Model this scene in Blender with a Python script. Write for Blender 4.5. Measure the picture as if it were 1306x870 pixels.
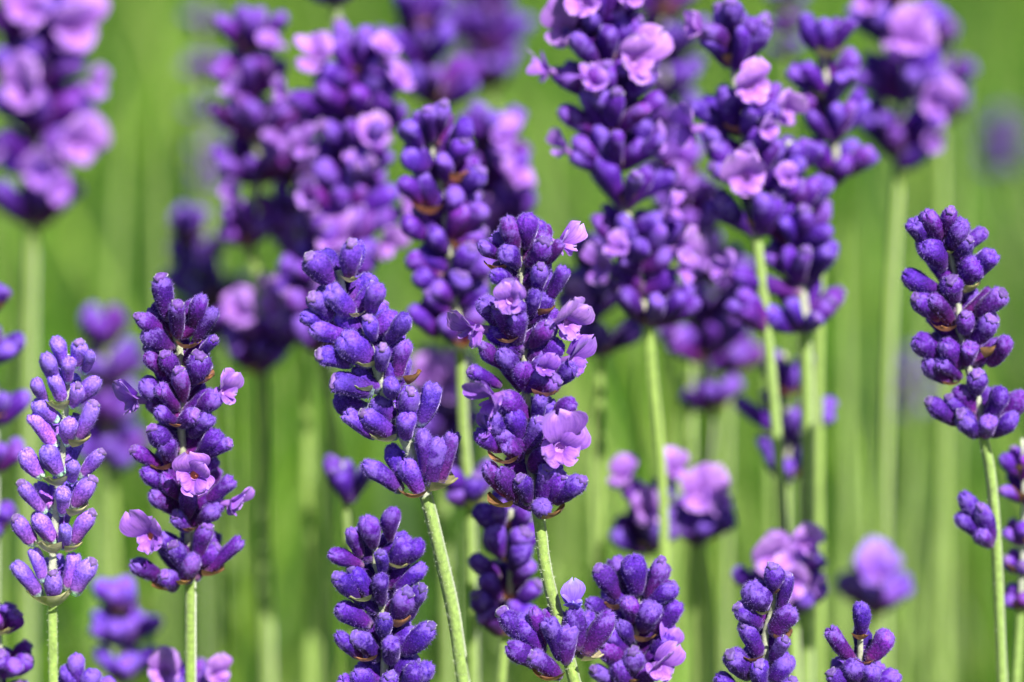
import bpy, math, random
import numpy as np
from mathutils import Vector, Matrix, noise

for o in list(bpy.data.objects):
    bpy.data.objects.remove(o, do_unlink=True)
sc = bpy.context.scene
COL = sc.collection
R = math.radians
rng = random.Random(7)

# ------------------------------------------------------------------ camera
PITCH = R(16.0)
CAM_H = 0.60
LENS = 100.0
PW, PH = 1306.0, 870.0
FPX = PW * LENS / 36.0
FOCUS = 0.36
cam_d = bpy.data.cameras.new('camera')
cam = bpy.data.objects.new('camera', cam_d)
COL.objects.link(cam)
cam.location = (0, 0, CAM_H)
cam.rotation_euler = (R(90) - PITCH, 0, 0)
cam_d.lens = LENS
cam_d.sensor_width = 36.0
cam_d.sensor_fit = 'HORIZONTAL'
cam_d.clip_start = 0.01
cam_d.clip_end = 500
cam_d.dof.use_dof = True
cam_d.dof.focus_distance = FOCUS
cam_d.dof.aperture_fstop = 9.0
sc.camera = cam

# ------------------------------------------------------------------ sky, sun, exposure
SUN_EL, SUN_AZ = R(48), R(152)       # azimuth clockwise from +Y (view direction)
w = bpy.data.worlds.new('World')
sc.world = w
w.use_nodes = True
nt = w.node_tree
bg = nt.nodes['Background']
sky = nt.nodes.new('ShaderNodeTexSky')
sky.sky_type = 'NISHITA'
sky.sun_disc = False
sky.sun_elevation = SUN_EL
sky.sun_rotation = SUN_AZ
nt.links.new(sky.outputs[0], bg.inputs[0])
bg.inputs[1].default_value = 0.05
sun_d = bpy.data.lights.new('sun', 'SUN')
sun_d.energy = 5.0
sun_d.angle = R(0.5)
sun_d.color = (1.0, 0.95, 0.87)
sun = bpy.data.objects.new('sun', sun_d)
COL.objects.link(sun)
to_sun = Vector((math.sin(SUN_AZ) * math.cos(SUN_EL), math.cos(SUN_AZ) * math.cos(SUN_EL), math.sin(SUN_EL)))
sun.rotation_euler = to_sun.to_track_quat('Z', 'Y').to_euler()
sun.location = to_sun * 5
sc.view_settings.view_transform = 'Standard'
sc.view_settings.look = 'None'
sc.view_settings.gamma = 1
sc.view_settings.exposure = 0.95
sc.view_settings.use_curve_mapping = False
sc.cycles.max_bounces = 8
sc.cycles.transmission_bounces = 4
sc.cycles.caustics_reflective = False
sc.cycles.caustics_refractive = False

CR = Vector((1, 0, 0))
CF = Vector((0, math.cos(PITCH), -math.sin(PITCH)))
CU = Vector((0, math.sin(PITCH), math.cos(PITCH)))
CO = Vector((0, 0, CAM_H))


def pt(x, y, d):
    """place of a photograph pixel at its own depth d along the view axis"""
    return CO + CF * d + CR * ((x - PW / 2) / FPX * d) + CU * (-(y - PH / 2) / FPX * d)


# ------------------------------------------------------------------ materials
def new_mat(name):
    m = bpy.data.materials.new(name)
    m.use_nodes = True
    n = m.node_tree
    return m, n, n.nodes['Principled BSDF']


def N(nt_, t, **k):
    n = nt_.nodes.new(t)
    for a, b in k.items():
        setattr(n, a, b)
    return n


def ramp(nt_, stops):
    r = nt_.nodes.new('ShaderNodeValToRGB')
    e = r.color_ramp.elements
    while len(e) < len(stops):
        e.new(0.5)
    for el, (p, c) in zip(e, stops):
        el.position = p
        el.color = (*c, 1)
    return r


def mix(nt_, blend, fac, a, b):
    m = nt_.nodes.new('ShaderNodeMix')
    m.data_type = 'RGBA'
    m.blend_type = blend
    for i, v in ((0, fac), (6, a), (7, b)):
        if hasattr(v, 'is_linked') or hasattr(v, 'links'):
            nt_.links.new(v, m.inputs[i])
        elif i == 0:
            m.inputs[i].default_value = v
        else:
            m.inputs[i].default_value = (*v, 1)
    return m.outputs[2]


def mat_bud():
    m, t, p = new_mat('calyx_velvet')
    L = t.links.new
    uv = N(t, 'ShaderNodeUVMap')
    sep = N(t, 'ShaderNodeSeparateXYZ')
    L(uv.outputs[0], sep.inputs[0])
    oi = N(t, 'ShaderNodeObjectInfo')
    geo = N(t, 'ShaderNodeNewGeometry')
    nz = N(t, 'ShaderNodeTexNoise')
    nz.inputs['Scale'].default_value = 900
    nz.inputs['Detail'].default_value = 4
    L(geo.outputs['Position'], nz.inputs['Vector'])
    add = N(t, 'ShaderNodeMath', operation='MULTIPLY_ADD')
    L(nz.outputs[0], add.inputs[0]); add.inputs[1].default_value = 0.25
    L(sep.outputs[1], add.inputs[2])
    rp = ramp(t, [(0.06, (0.20, 0.16, 0.22)), (0.30, (0.064, 0.008, 0.165)), (0.75, (0.038, 0.0052, 0.19)), (1.0, (0.066, 0.013, 0.30))])
    L(add.outputs[0], rp.inputs[0])
    col = mix(t, 'MULTIPLY', 1.0, rp.outputs[0], oi.outputs['Color'])
    nz2 = N(t, 'ShaderNodeTexNoise')
    nz2.inputs['Scale'].default_value = 3200
    nz2.inputs['Detail'].default_value = 3
    L(geo.outputs['Position'], nz2.inputs['Vector'])
    r2 = ramp(t, [(0.35, (0.55, 0.52, 0.60)), (0.7, (1.6, 1.6, 1.4))])
    L(nz2.outputs[0], r2.inputs[0])
    col = mix(t, 'MULTIPLY', 1.0, col, r2.outputs[0])
    # pale uneven down towards the tip, with the tips' bluish highlight painted in
    nz3 = N(t, 'ShaderNodeTexNoise')
    nz3.inputs['Scale'].default_value = 700
    nz3.inputs['Detail'].default_value = 5
    nz3.inputs['Roughness'].default_value = 0.7
    L(geo.outputs['Position'], nz3.inputs['Vector'])
    down_glint = N(t, 'ShaderNodeMath', operation='MULTIPLY_ADD')
    L(sep.outputs[1], down_glint.inputs[0]); down_glint.inputs[1].default_value = 0.42
    rnd = N(t, 'ShaderNodeMath', operation='MULTIPLY_ADD')
    L(oi.outputs['Random'], rnd.inputs[0]); rnd.inputs[1].default_value = 0.14
    L(nz3.outputs[0], rnd.inputs[2])
    L(rnd.outputs[0], down_glint.inputs[2])
    r3 = ramp(t, [(0.88, (0, 0, 0)), (1.10, (0.50, 0.50, 0.50))])
    r3.color_ramp.elements[1].position = 1.0
    L(down_glint.outputs[0], r3.inputs[0])
    col = mix(t, 'MIX', r3.outputs[0], col, (0.25, 0.14, 0.66))
    L(col, p.inputs['Base Color'])
    p.inputs['Roughness'].default_value = 0.72
    p.inputs['Specular IOR Level'].default_value = 0.22
    p.inputs['Sheen Weight'].default_value = 0.30
    p.inputs['Sheen Roughness'].default_value = 0.3
    p.inputs['Sheen Tint'].default_value = (0.62, 0.50, 1.0, 1)
    bp = N(t, 'ShaderNodeBump')
    bp.inputs['Strength'].default_value = 0.55
    bp.inputs['Distance'].default_value = 0.00012
    L(nz2.outputs[0], bp.inputs['Height'])
    L(bp.outputs[0], p.inputs['Normal'])
    return m


def mat_simple(name, c, rough=0.6, sheen=0.0, var=0.3, scale=700, trans=0.0, bump=0.0, colormul=False):
    m, t, p = new_mat(name)
    L = t.links.new
    geo = N(t, 'ShaderNodeNewGeometry')
    nz = N(t, 'ShaderNodeTexNoise')
    nz.inputs['Scale'].default_value = scale
    nz.inputs['Detail'].default_value = 4
    L(geo.outputs['Position'], nz.inputs['Vector'])
    r = ramp(t, [(0.3, tuple(x * (1 - var) for x in c)), (0.7, tuple(min(1, x * (1 + var)) for x in c))])
    L(nz.outputs[0], r.inputs[0])
    col = r.outputs[0]
    if colormul:
        oi = N(t, 'ShaderNodeObjectInfo')
        col = mix(t, 'MULTIPLY', 1.0, col, oi.outputs['Color'])
    L(col, p.inputs['Base Color'])
    p.inputs['Roughness'].default_value = rough
    p.inputs['Sheen Weight'].default_value = sheen
    if bump:
        b = N(t, 'ShaderNodeBump')
        b.inputs['Strength'].default_value = bump
        b.inputs['Distance'].default_value = 0.0001
        L(nz.outputs[0], b.inputs['Height'])
        L(b.outputs[0], p.inputs['Normal'])
    if trans:
        tr = N(t, 'ShaderNodeBsdfTranslucent')
        L(col, tr.inputs[0])
        mx = N(t, 'ShaderNodeMixShader')
        mx.inputs[0].default_value = trans
        L(p.outputs[0], mx.inputs[1]); L(tr.outputs[0], mx.inputs[2])
        L(mx.outputs[0], t.nodes['Material Output'].inputs[0])
    return m


def mat_petal():
    m, t, p = new_mat('petal')
    L = t.links.new
    uv = N(t, 'ShaderNodeUVMap')
    sep = N(t, 'ShaderNodeSeparateXYZ')
    L(uv.outputs[0], sep.inputs[0])
    oi = N(t, 'ShaderNodeObjectInfo')
    geo = N(t, 'ShaderNodeNewGeometry')
    nz = N(t, 'ShaderNodeTexNoise')
    nz.inputs['Scale'].default_value = 800
    nz.inputs['Detail'].default_value = 4
    L(geo.outputs['Position'], nz.inputs['Vector'])
    rp = ramp(t, [(0.0, (0.33, 0.11, 0.58)), (0.35, (0.35, 0.135, 0.69)), (0.8, (0.42, 0.20, 0.79)), (1.0, (0.53, 0.33, 0.87))])
    L(sep.outputs[1], rp.inputs[0])
    # fine veins that fan out along the petal
    mp = N(t, 'ShaderNodeMapping')
    mp.inputs['Scale'].default_value = (9, 1.2, 1)
    L(uv.outputs[0], mp.inputs[0])
    vz = N(t, 'ShaderNodeTexNoise')
    vz.inputs['Scale'].default_value = 2.2
    vz.inputs['Detail'].default_value = 3
    L(mp.outputs[0], vz.inputs['Vector'])
    r2 = ramp(t, [(0.36, (0.72, 0.62, 0.84)), (0.60, (1.12, 1.1, 1.05))])
    L(vz.outputs[0], r2.inputs[0])
    col = mix(t, 'MULTIPLY', 0.8, rp.outputs[0], r2.outputs[0])
    col = mix(t, 'MULTIPLY', 1.0, col, oi.outputs['Color'])
    L(col, p.inputs['Base Color'])
    p.inputs['Roughness'].default_value = 0.5
    p.inputs['Specular IOR Level'].default_value = 0.3
    p.inputs['Sheen Weight'].default_value = 0.15
    b = N(t, 'ShaderNodeBump')
    b.inputs['Strength'].default_value = 0.6
    b.inputs['Distance'].default_value = 0.00015
    ad = N(t, 'ShaderNodeMath', operation='ADD')
    L(nz.outputs[0], ad.inputs[0]); L(vz.outputs[0], ad.inputs[1])
    L(ad.outputs[0], b.inputs['Height'])
    L(b.outputs[0], p.inputs['Normal'])
    tr = N(t, 'ShaderNodeBsdfTranslucent')
    L(col, tr.inputs[0])
    mx = N(t, 'ShaderNodeMixShader')
    mx.inputs[0].default_value = 0.35
    L(p.outputs[0], mx.inputs[1]); L(tr.outputs[0], mx.inputs[2])
    L(mx.outputs[0], t.nodes['Material Output'].inputs[0])
    return m


def mat_grass():
    m, t, p = new_mat('grass_blade')
    L = t.links.new
    geo = N(t, 'ShaderNodeNewGeometry')
    mp = N(t, 'ShaderNodeMapping')
    mp.inputs['Scale'].default_value = (17, 17, 5)
    L(geo.outputs['Position'], mp.inputs[0])
    nz = N(t, 'ShaderNodeTexNoise')
    nz.inputs['Scale'].default_value = 1
    nz.inputs['Detail'].default_value = 2
    L(mp.outputs[0], nz.inputs['Vector'])
    r = ramp(t, [(0.0, (0.03, 0.13, 0.005)), (0.40, (0.12, 0.33, 0.014)), (0.75, (0.28, 0.52, 0.04)), (1.0, (0.56, 0.70, 0.20))])
    L(geo.outputs['Random Per Island'], r.inputs[0])
    r2 = ramp(t, [(0.42, (0.16, 0.28, 0.26)), (0.60, (1.42, 1.26, 1.5))])
    L(nz.outputs[0], r2.inputs[0])
    col = mix(t, 'MULTIPLY', 1.0, r.outputs[0], r2.outputs[0])
    L(col, p.inputs['Base Color'])
    p.inputs['Roughness'].default_value = 0.5
    tr = N(t, 'ShaderNodeBsdfTranslucent')
    L(col, tr.inputs[0])
    mx = N(t, 'ShaderNodeMixShader')
    mx.inputs[0].default_value = 0.5
    L(p.outputs[0], mx.inputs[1]); L(tr.outputs[0], mx.inputs[2])
    L(mx.outputs[0], t.nodes['Material Output'].inputs[0])
    return m


M_BUD = mat_bud()
M_HAIR = mat_simple('fine_hair', (0.27, 0.17, 0.62), 0.6, 0, 0.1, trans=0.4)
M_SHAIR = mat_simple('stem_hair', (0.72, 0.76, 0.62), 0.6, 0, 0.1, trans=0.4)
M_PETAL = mat_petal()
M_TUBE = mat_simple('corolla_tube', (0.30, 0.12, 0.52), 0.55, 0.1, 0.25, 900, trans=0.25)
M_THROAT = mat_simple('throat', (0.62, 0.20, 0.10), 0.6, 0, 0.3, 1500)
M_THROATP = mat_simple('violet_throat', (0.42, 0.18, 0.55), 0.6, 0, 0.4, 1500)
M_NUB = mat_simple('corolla_tip', (0.16, 0.07, 0.40), 0.6, 0.4, 0.3, 2200, trans=0.15, bump=0.6, colormul=True)
M_BRACT = mat_simple('papery_bract', (0.36, 0.17, 0.075), 0.6, 0.1, 0.55, 900, trans=0.3, bump=0.4, colormul=True)
M_BRACTG = mat_simple('fresh_bract', (0.42, 0.42, 0.20), 0.6, 0.2, 0.3, 900, trans=0.3, bump=0.3, colormul=True)
M_STEM = mat_simple('stem', (0.25, 0.37, 0.085), 0.6, 0.4, 0.28, 1500, bump=0.5, colormul=True)
M_RACHIS = mat_simple('pale_stem', (0.42, 0.45, 0.32), 0.6, 0.4, 0.25, 1500, bump=0.5, colormul=True)
M_GRASS = mat_grass()


# ------------------------------------------------------------------ mesh helpers
def mesh_from(name, verts, faces, mats, uvs=None, mids=None, smooth=True):
    me = bpy.data.meshes.new(name)
    me.from_pydata([tuple(v) for v in verts], [], faces)
    for m in mats:
        me.materials.append(m)
    if uvs is not None:
        ul = me.uv_layers.new(name='UVMap')
        vi = np.empty(len(me.loops), dtype=np.int32)
        me.loops.foreach_get('vertex_index', vi)
        ul.data.foreach_set('uv', np.asarray(uvs, dtype=np.float32)[vi].ravel())
    if mids is not None:
        me.polygons.foreach_set('material_index', np.asarray(mids, dtype=np.int32))
    if smooth:
        me.polygons.foreach_set('use_smooth', np.ones(len(me.polygons), dtype=bool))
    me.update()
    return me


def lathe(profile, seg, seed, ribs=0.0, bend=0.05, lump=0.03, teeth=False):
    """a ribbed, slightly bent and lumpy tube; profile = [(z, r)]; closed at both ends"""
    rr = random.Random(seed)
    ph, bx, by = rr.random() * 6.28, rr.uniform(-bend, bend), rr.uniform(-bend, bend)
    vs, fs, uv = [], [], []
    for z, r in profile:
        for k in range(seg):
            a = 2 * math.pi * k / seg
            q = r * (1 + ribs * (1 if k % 2 else -1) + lump * math.sin(2 * a + ph + 2 * z) + lump * 0.8 * math.sin(3 * a - ph + 5 * z))
            s = math.sin(math.pi * min(z, 1))
            zt = z + (0.035 * math.cos(5 * a + ph) * max(0, (z - .85) / .15) if teeth else 0)
            vs.append((q * math.cos(a) + bx * s, q * math.sin(a) + by * s, zt))
            uv.append((k / seg, z))
    n = len(profile)
    for i in range(n - 1):
        for k in range(seg):
            a, b = i * seg + k, i * seg + (k + 1) % seg
            fs.append((a, b, b + seg, a + seg))
    vs.append((0, 0, profile[0][0])); uv.append((0.5, 0))
    c0 = len(vs) - 1
    vs.append((0, 0, profile[-1][0] - 0.01)); uv.append((0.5, 1))
    c1 = len(vs) - 1
    for k in range(seg):
        fs.append((c0, (k + 1) % seg, k))
        fs.append((c1, (n - 1) * seg + k, (n - 1) * seg + (k + 1) % seg))
    return vs, fs, uv


PROF = [
    [(0, .17), (.08, .25), (.22, .34), (.42, .43), (.62, .49), (.77, .49), (.87, .44), (.94, .35), (.985, .20), (1.0, .08)],
    [(0, .18), (.08, .27), (.22, .37), (.42, .45), (.60, .50), (.75, .50), (.86, .45), (.93, .37), (.975, .24), (.985, .09)],
    [(0, .16), (.10, .25), (.25, .35), (.45, .44), (.62, .48), (.76, .46), (.86, .40), (.93, .32), (.98, .22), (1.0, .10)],
    [(0, .18), (.10, .27), (.25, .36), (.45, .42), (.65, .45), (.80, .46), (.90, .44), (.96, .38), (.985, .26), (.955, .10)],
]


def bud_mesh(seed, seg, hairs):
    rr = random.Random(seed)
    kf = rr.uniform(.85, 1.1)
    prof = [(z, r * (kf if .3 < z < .95 else 1) * rr.uniform(.95, 1.05)) for z, r in PROF[seed % 4]]
    vs, fs, uv = lathe(prof, seg, seed, 0.055 if seg > 12 else 0, 0.12, 0.05, True)
    mids = [0] * len(fs)
    nb = len(vs) - 2
    for _ in range(hairs):
        i = rr.randrange(len(prof) - 1)
        j = i * seg + rr.randrange(seg)
        if j >= nb:
            continue
        t = rr.random()
        a, b = Vector(vs[j]), Vector(vs[min(j + seg, nb - 1)])
        p = a.lerp(b, t)
        ang = math.atan2(p.y, p.x) + rr.uniform(-.15, .15)
        rad = Vector((math.cos(ang), math.sin(ang), 0))
        p = rad * (Vector((p.x, p.y)).length) + Vector((0, 0, p.z))
        up = 0.5 + 1.2 * max(0, p.z - .8) / .2
        d = (rad + Vector((rr.uniform(-.4, .4), rr.uniform(-.4, .4), up * .35 + rr.uniform(-.1, .2)))).normalized()
        side = d.cross(Vector((rr.uniform(-1, 1), rr.uniform(-1, 1), rr.uniform(-1, 1)))).normalized() * 0.005
        ln = rr.uniform(0.06, 0.15)
        d = Vector((d.x, d.y, d.z * 0.55))
        q = len(vs)
        vs += [p - rad * .01 + side, p - rad * .01 - side, p + d * ln]
        uv += [(0, p.z)] * 3
        fs.append((q, q + 1, q + 2))
        mids.append(1)
    return mesh_from('bud', vs, fs, [M_BUD, M_HAIR], uv, mids)


BUD_HI = [bud_mesh(i, 24, 760) for i in range(14)]
BUD_MID = [bud_mesh(20 + i, 12, 0) for i in range(6)]
BUD_LO = [bud_mesh(40 + i, 8, 0) for i in range(4)]


def nub_mesh(seed):
    rr = random.Random(seed)
    vs, fs, uv = lathe([(-.12, .20), (0, .26), (.04, .29), (.08, .25), (.11, .15), (.08, .05)], 12, seed, .13, .03, .16)
    return mesh_from('corolla_tip', vs, fs, [M_NUB], uv)


NUBS = [nub_mesh(i) for i in range(4)]


def petal_mesh(seed, upper):
    rr = random.Random(seed)
    nu, nv = 8, 8
    Lp, W = (rr.uniform(.50, .66), rr.uniform(.28, .36)) if upper else (rr.uniform(.28, .40), rr.uniform(.19, .26))
    a0, a1 = (R(4), R(72)) if upper else (R(30), R(112))
    a0 += rr.uniform(-.1, .1); a1 += rr.uniform(-.5, .3)
    ph = [rr.random() * 6.28 for _ in range(4)]
    fold = rr.uniform(-.10, .42) if upper else rr.uniform(-.2, .25)
    skew = rr.uniform(-.18, .18)
    vs, uv, fs = [], [], []
    r, z = 0.075, 0.0
    st = []
    for i in range(nv + 1):
        v = i / nv
        st.append((v, r, z))
        ang = a0 + (a1 - a0) * (v ** 0.9)
        r += math.sin(ang) * Lp / nv
        z += math.cos(ang) * Lp / nv
    for v, r, z in st:
        h = 0.46 + 0.54 * math.sin(math.pi * .5 * min(1, v / .62))
        if v > .62:
            h *= math.sqrt(max(0.03, 1 - ((v - .62) / .385) ** 2))
        for j in range(nu + 1):
            u = -1 + 2 * j / nu
            x = u * h * W
            ruf = 0.036 * v * (math.sin(5 * u + 3 * v + ph[0]) + .7 * math.sin(9 * u - 5 * v + ph[1])) + .022 * v * math.sin(8 * v + ph[2])
            cup = fold * u * u * h * (1 - .3 * v) * (W / .3)
            x += skew * v * v * W
            notch = -.05 * max(0, 1 - abs(u) * 2.2) * max(0, (v - .7) / .3)
            vs.append((x, r + notch + ruf * .5, z + cup + ruf))
            uv.append((j / nu, v))
    for i in range(nv):
        for j in range(nu):
            a = i * (nu + 1) + j
            fs.append((a, a + 1, a + nu + 2, a + nu + 1))
    return mesh_from('petal', vs, fs, [M_PETAL], uv)


PET_U = [petal_mesh(100 + i, True) for i in range(9)]
PET_L = [petal_mesh(200 + i, False) for i in range(9)]


def tube_mesh(throat):
    """corolla tube along -Z, flaring to a throat at z=0"""
    seg = 12
    prof = [(-.62, .075), (-.40, .085), (-.2, .09), (0.03, .10), (.045, .092), (-.03, .08), (-.07, .05), (-.08, .01)]
    vs, fs, uv, mids = [], [], [], []
    for z, r in prof:
        for k in range(seg):
            a = 2 * math.pi * k / seg
            vs.append((r * math.cos(a), r * math.sin(a), z))
            uv.append((k / seg, (z + .6) / .65))
    for i in range(len(prof) - 1):
        for k in range(seg):
            a, b = i * seg + k, i * seg + (k + 1) % seg
            fs.append((a, b, b + seg, a + seg))
            mids.append(0 if i < 5 else 1)
    return mesh_from('floret', vs, fs, [M_TUBE, throat], uv, mids)


TUBE = tube_mesh(M_THROATP)
TUBE_O = tube_mesh(M_THROAT)


def bract_mesh(seed, mat):
    """cupped pointed papery bract, rooted at origin, tip along +Y, cup opening +Z"""
    rr = random.Random(seed)
    nu, nv = 8, 6
    vs, uv, fs = [], [], []
    for i in range(nv + 1):
        v = i / nv
        h = (0.22 + .78 * math.sin(math.pi * min(1, .5 * v / .38))) if v < .38 else max(.02, 1 - ((v - .38) / .62) ** 1.25)
        for j in range(nu + 1):
            u = -1 + 2 * j / nu
            x = u * h * .62
            ragged = .05 * math.sin(7 * u + seed) * (v > .8) + rr.uniform(-.02, .02) * v
            vs.append((x, v * math.cos(.5 * v) + ragged, .35 * v * v + .42 * u * u * h * h + rr.uniform(-.02, .02) * v))
            uv.append((j / nu, v))
    for i in range(nv):
        for j in range(nu):
            a = i * (nu + 1) + j
            fs.append((a, a + 1, a + nu + 2, a + nu + 1))
    return mesh_from('bract', vs, fs, [mat], uv)


BR_B = [bract_mesh(300 + i, M_BRACT) for i in range(4)]
BR_G = [bract_mesh(310 + i, M_BRACTG) for i in range(3)]


def basis(z, roll=0.0, xhint=None):
    z = z.normalized()
    h = xhint if xhint is not None else Vector((0.31, 0.87, 0.22))
    x = h - z * h.dot(z)
    if x.length < 1e-6:
        x = Vector((1, 0, 0)) - z * z.x
    x.normalize()
    y = z.cross(x)
    m = Matrix((x, y, z)).transposed()
    return m @ Matrix.Rotation(roll, 3, 'Z')


def put(name, me, parent, origin, rot, scale, color=None):
    """mesh child with a local matrix relative to the parent's world origin"""
    o = bpy.data.objects.new(name, me)
    COL.objects.link(o)
    o.parent = parent
    M = rot.to_4x4() @ Matrix.Diagonal((*scale, 1))
    M.translation = origin
    o.matrix_local = M
    if color:
        o.color = (*color, 1)
    return o


def catmull(pts, per):
    out = []
    P = [pts[0] * 2 - pts[1]] + pts + [pts[-1] * 2 - pts[-2]]
    for i in range(1, len(P) - 2):
        for k in range(per):
            t = k / per
            a, b, c, d = P[i - 1], P[i], P[i + 1], P[i + 2]
            out.append(0.5 * ((2 * b) + (c - a) * t + (2 * a - 5 * b + 4 * c - d) * t * t + (3 * b - a - 3 * c + d) * t ** 3))
    out.append(pts[-1])
    return out


def stem_mesh(path, r_of, split, hairs=0, seed=0, hair_to=None):
    """square-ish stalk through path; faces above index split get the pale rachis material"""
    rr = random.Random(seed)
    seg = 8
    vs, fs, mids = [], [], []
    n = len(path)
    tw = rr.random()
    for i, p in enumerate(path):
        t = (path[min(i + 1, n - 1)] - path[max(i - 1, 0)])
        b = basis(t, tw, Vector((1, 0.2, 0)))
        r = r_of(i) * (1 + rr.uniform(-.015, .015))
        for k in range(seg):
            a = 2 * math.pi * k / seg
            q = r * (1.15 if k % 2 else 0.88)
            vs.append(p + b @ Vector((q * math.cos(a), q * math.sin(a), 0)))
    for i in range(n - 1):
        for k in range(seg):
            a, b_ = i * seg + k, i * seg + (k + 1) % seg
            fs.append((a, b_, b_ + seg, a + seg))
            mids.append(1 if i < split else 0)
    fs.append(tuple(range(seg))[::-1]); mids.append(1)
    fs.append(tuple((n - 1) * seg + k for k in range(seg))); mids.append(0)
    lim = hair_to or n - 1
    for _ in range(hairs):
        i = rr.randrange(max(1, lim))
        k = rr.randrange(seg)
        t = rr.random()
        p = vs[i * seg + k].lerp(vs[(i + 1) * seg + k], t).lerp(vs[i * seg + (k + 1) % seg], rr.random() * .9)
        c = path[i].lerp(path[i + 1], t)
        d = (p - c)
        if d.length < 1e-7:
            continue
        d = (d.normalized() + Vector((rr.uniform(-.5, .5), rr.uniform(-.5, .5), rr.uniform(-.5, .4)))).normalized()
        side = d.cross(Vector((rr.uniform(-1, 1), rr.uniform(-1, 1), rr.uniform(-1, 1)))).normalized() * .00003
        ln = rr.uniform(.00014, .00042)
        q = len(vs)
        vs += [p + side - d * .00003, p - side - d * .00003, p + d * ln]
        fs.append((q, q + 1, q + 2)); mids.append(2)
    return mesh_from('stem', vs, fs, [M_STEM, M_RACHIS, M_SHAIR], None, mids)


# ------------------------------------------------------------------ one lavender
TILT = math.tan(PITCH)


class Lav:
    def __init__(s, label, axis, off=0.0, yref=None, lod=0, tone=(1, 1, 1), width=30, length=52,
                 bract='b', stem_w=16, lean=1.0, group=None, seed=None):
        s.label, s.lod, s.tone, s.width, s.length, s.bract = label, lod, tone, width, length, bract
        s.r = random.Random(seed if seed is not None else hash_(label))
        s.d0 = FOCUS + off * (1.0 if off < .012 else 1.28)
        s.yref = yref if yref is not None else sum(a[1] for a in axis[:3]) / min(3, len(axis))
        s.lean = lean
        s.px = s.d0 / FPX                      # metres per pixel at this depth
        P = [s.P(x, y) for x, y in axis]
        # below the picture the stalk keeps its slant for a while, then stands upright in the ground
        last, dr = P[-1], (P[-1] - P[-2]).normalized()
        g1 = last + dr * 0.07
        g2 = Vector((g1.x + dr.x * .06, g1.y + dr.y * .03, 0.16))
        base = Vector((g2.x + dr.x * .03, g2.y, -0.004))
        s.axis_px = axis
        path = catmull(P, 6)
        nin = len(path)
        path = path[:-1] + catmull([last, g1, g2, base], 4)
        s.path = path
        s.base = Vector((base.x, base.y, 0))
        s.root = bpy.data.objects.new('lavender', None)
        s.root.empty_display_size = 0.01
        COL.objects.link(s.root)
        s.root.location = s.base
        s.root['label'] = label
        s.root['category'] = 'lavender'
        s.root['group'] = group or 'lavender flower spikes in the bed'
        s.stem_w, s.nin = stem_w, nin
        s.count = 0

    def P(s, x, y, toward=0.0):
        d = s.d0 + s.lean * (y - s.yref) / FPX * s.d0 * TILT - toward
        return pt(x, y, d)

    def axis_x(s, y):
        A = s.axis_px
        if y <= A[0][1]:
            return A[0][0]
        for (x0, y0), (x1, y1) in zip(A, A[1:]):
            if y0 <= y <= y1:
                return x0 + (x1 - x0) * (y - y0) / max(1e-6, y1 - y0)
        return A[-1][0]

    def finish_stem(s, y_green, hairs=0, bare=False):
        rw = s.stem_w * .43 * s.px
        zs = s.P(s.axis_x(y_green), y_green).z
        split = 0
        for i, p in enumerate(s.path):
            if p.z > zs:
                split = i
        nl = len(s.path)
        def rof(i):
            if bare:
                return rw * min(1, .06 + .16 * i)
            if i < split:
                return rw * (0.45 + 0.38 * i / max(1, split))
            return rw * (0.92 + 0.15 * (i - split) / max(1, nl - split))
        path = [p - s.base for p in s.path]
        me = stem_mesh(path, rof, split, hairs, s.r.randrange(9999), s.nin + 2)
        o = put('stem', me, s.root, Vector((0, 0, 0)), Matrix.Identity(3), (1, 1, 1))
        v = s.r.uniform(.9, 1.1)
        o.color = (v, v, v * s.r.uniform(.85, 1.1), 1)

    def color(s):
        q = s.r.uniform(0.75, 1.35)
        h = s.r.uniform(0, 1.0) if s.r.random() < (.45 if s.tone[1] < 2.5 else .06) else s.r.uniform(-.25, .25)
        return tuple(max(0, c * q * k) for c, k in zip(s.tone, (1 + h * .75, 1 + .1 * h, 1 - h * .12)))

    def bud_world(s, b, t, wpx, name='bud', nub=None):
        d = t - b
        L = d.length
        if s.lod == 0:
            me = s.r.choice(BUD_HI)
        elif s.lod == 1:
            me = s.r.choice(BUD_MID)
        else:
            me = s.r.choice(BUD_LO)
        w_ = wpx * s.px
        o = put(name, me, s.root, b - s.base, basis(d, s.r.random() * 6.28), (w_, w_ * s.r.uniform(.9, 1.05), L), s.color())
        if nub is None:
            nub = s.r.random() < (.30 if s.lod < 2 else 0)
        if nub:
            n = bpy.data.objects.new('corolla_tip', s.r.choice(NUBS))
            COL.objects.link(n)
            n.parent = o
            n.matrix_local = Matrix.Translation((0, 0, .965)) @ Matrix.Rotation(s.r.random() * 6.28, 4, 'Z')
            q = s.r.uniform(.7, 1.25)
            n.color = (q * min(1.3, s.tone[0]), q * min(1.5, s.tone[1]), q, 1)
        return o

    def bud(s, tx, ty, bx, by, wf=1.0, front=1.0, nub=None):
        """tip and base as seen; the tip stands out of the picture by what its length leaves over"""
        p = math.hypot(tx - bx, ty - by)
        L = max(s.length * .9 * s.r.uniform(.92, 1.08), p * 1.02)
        out = min(0.58 * L, math.sqrt(max(L * L - p * p, (0.12 * L) ** 2))) * s.px * front
        tx, ty = tx + (tx - bx) * .10, ty + (ty - by) * .10 - 2
        ax = s.axis_x(by)
        near = max(0.0, 1 - abs(bx - ax) / 40.0)
        b0 = (4 + 5 * near) * s.px * (1 if front > 0 else -1)
        return s.bud_world(s.P(bx, by, b0), s.P(tx, ty, b0 + out), s.width * .88 * wf * s.r.uniform(.84, 1.08), nub=nub)

    def buds(s, rows):
        for r in rows:
            s.bud(*r)

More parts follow.
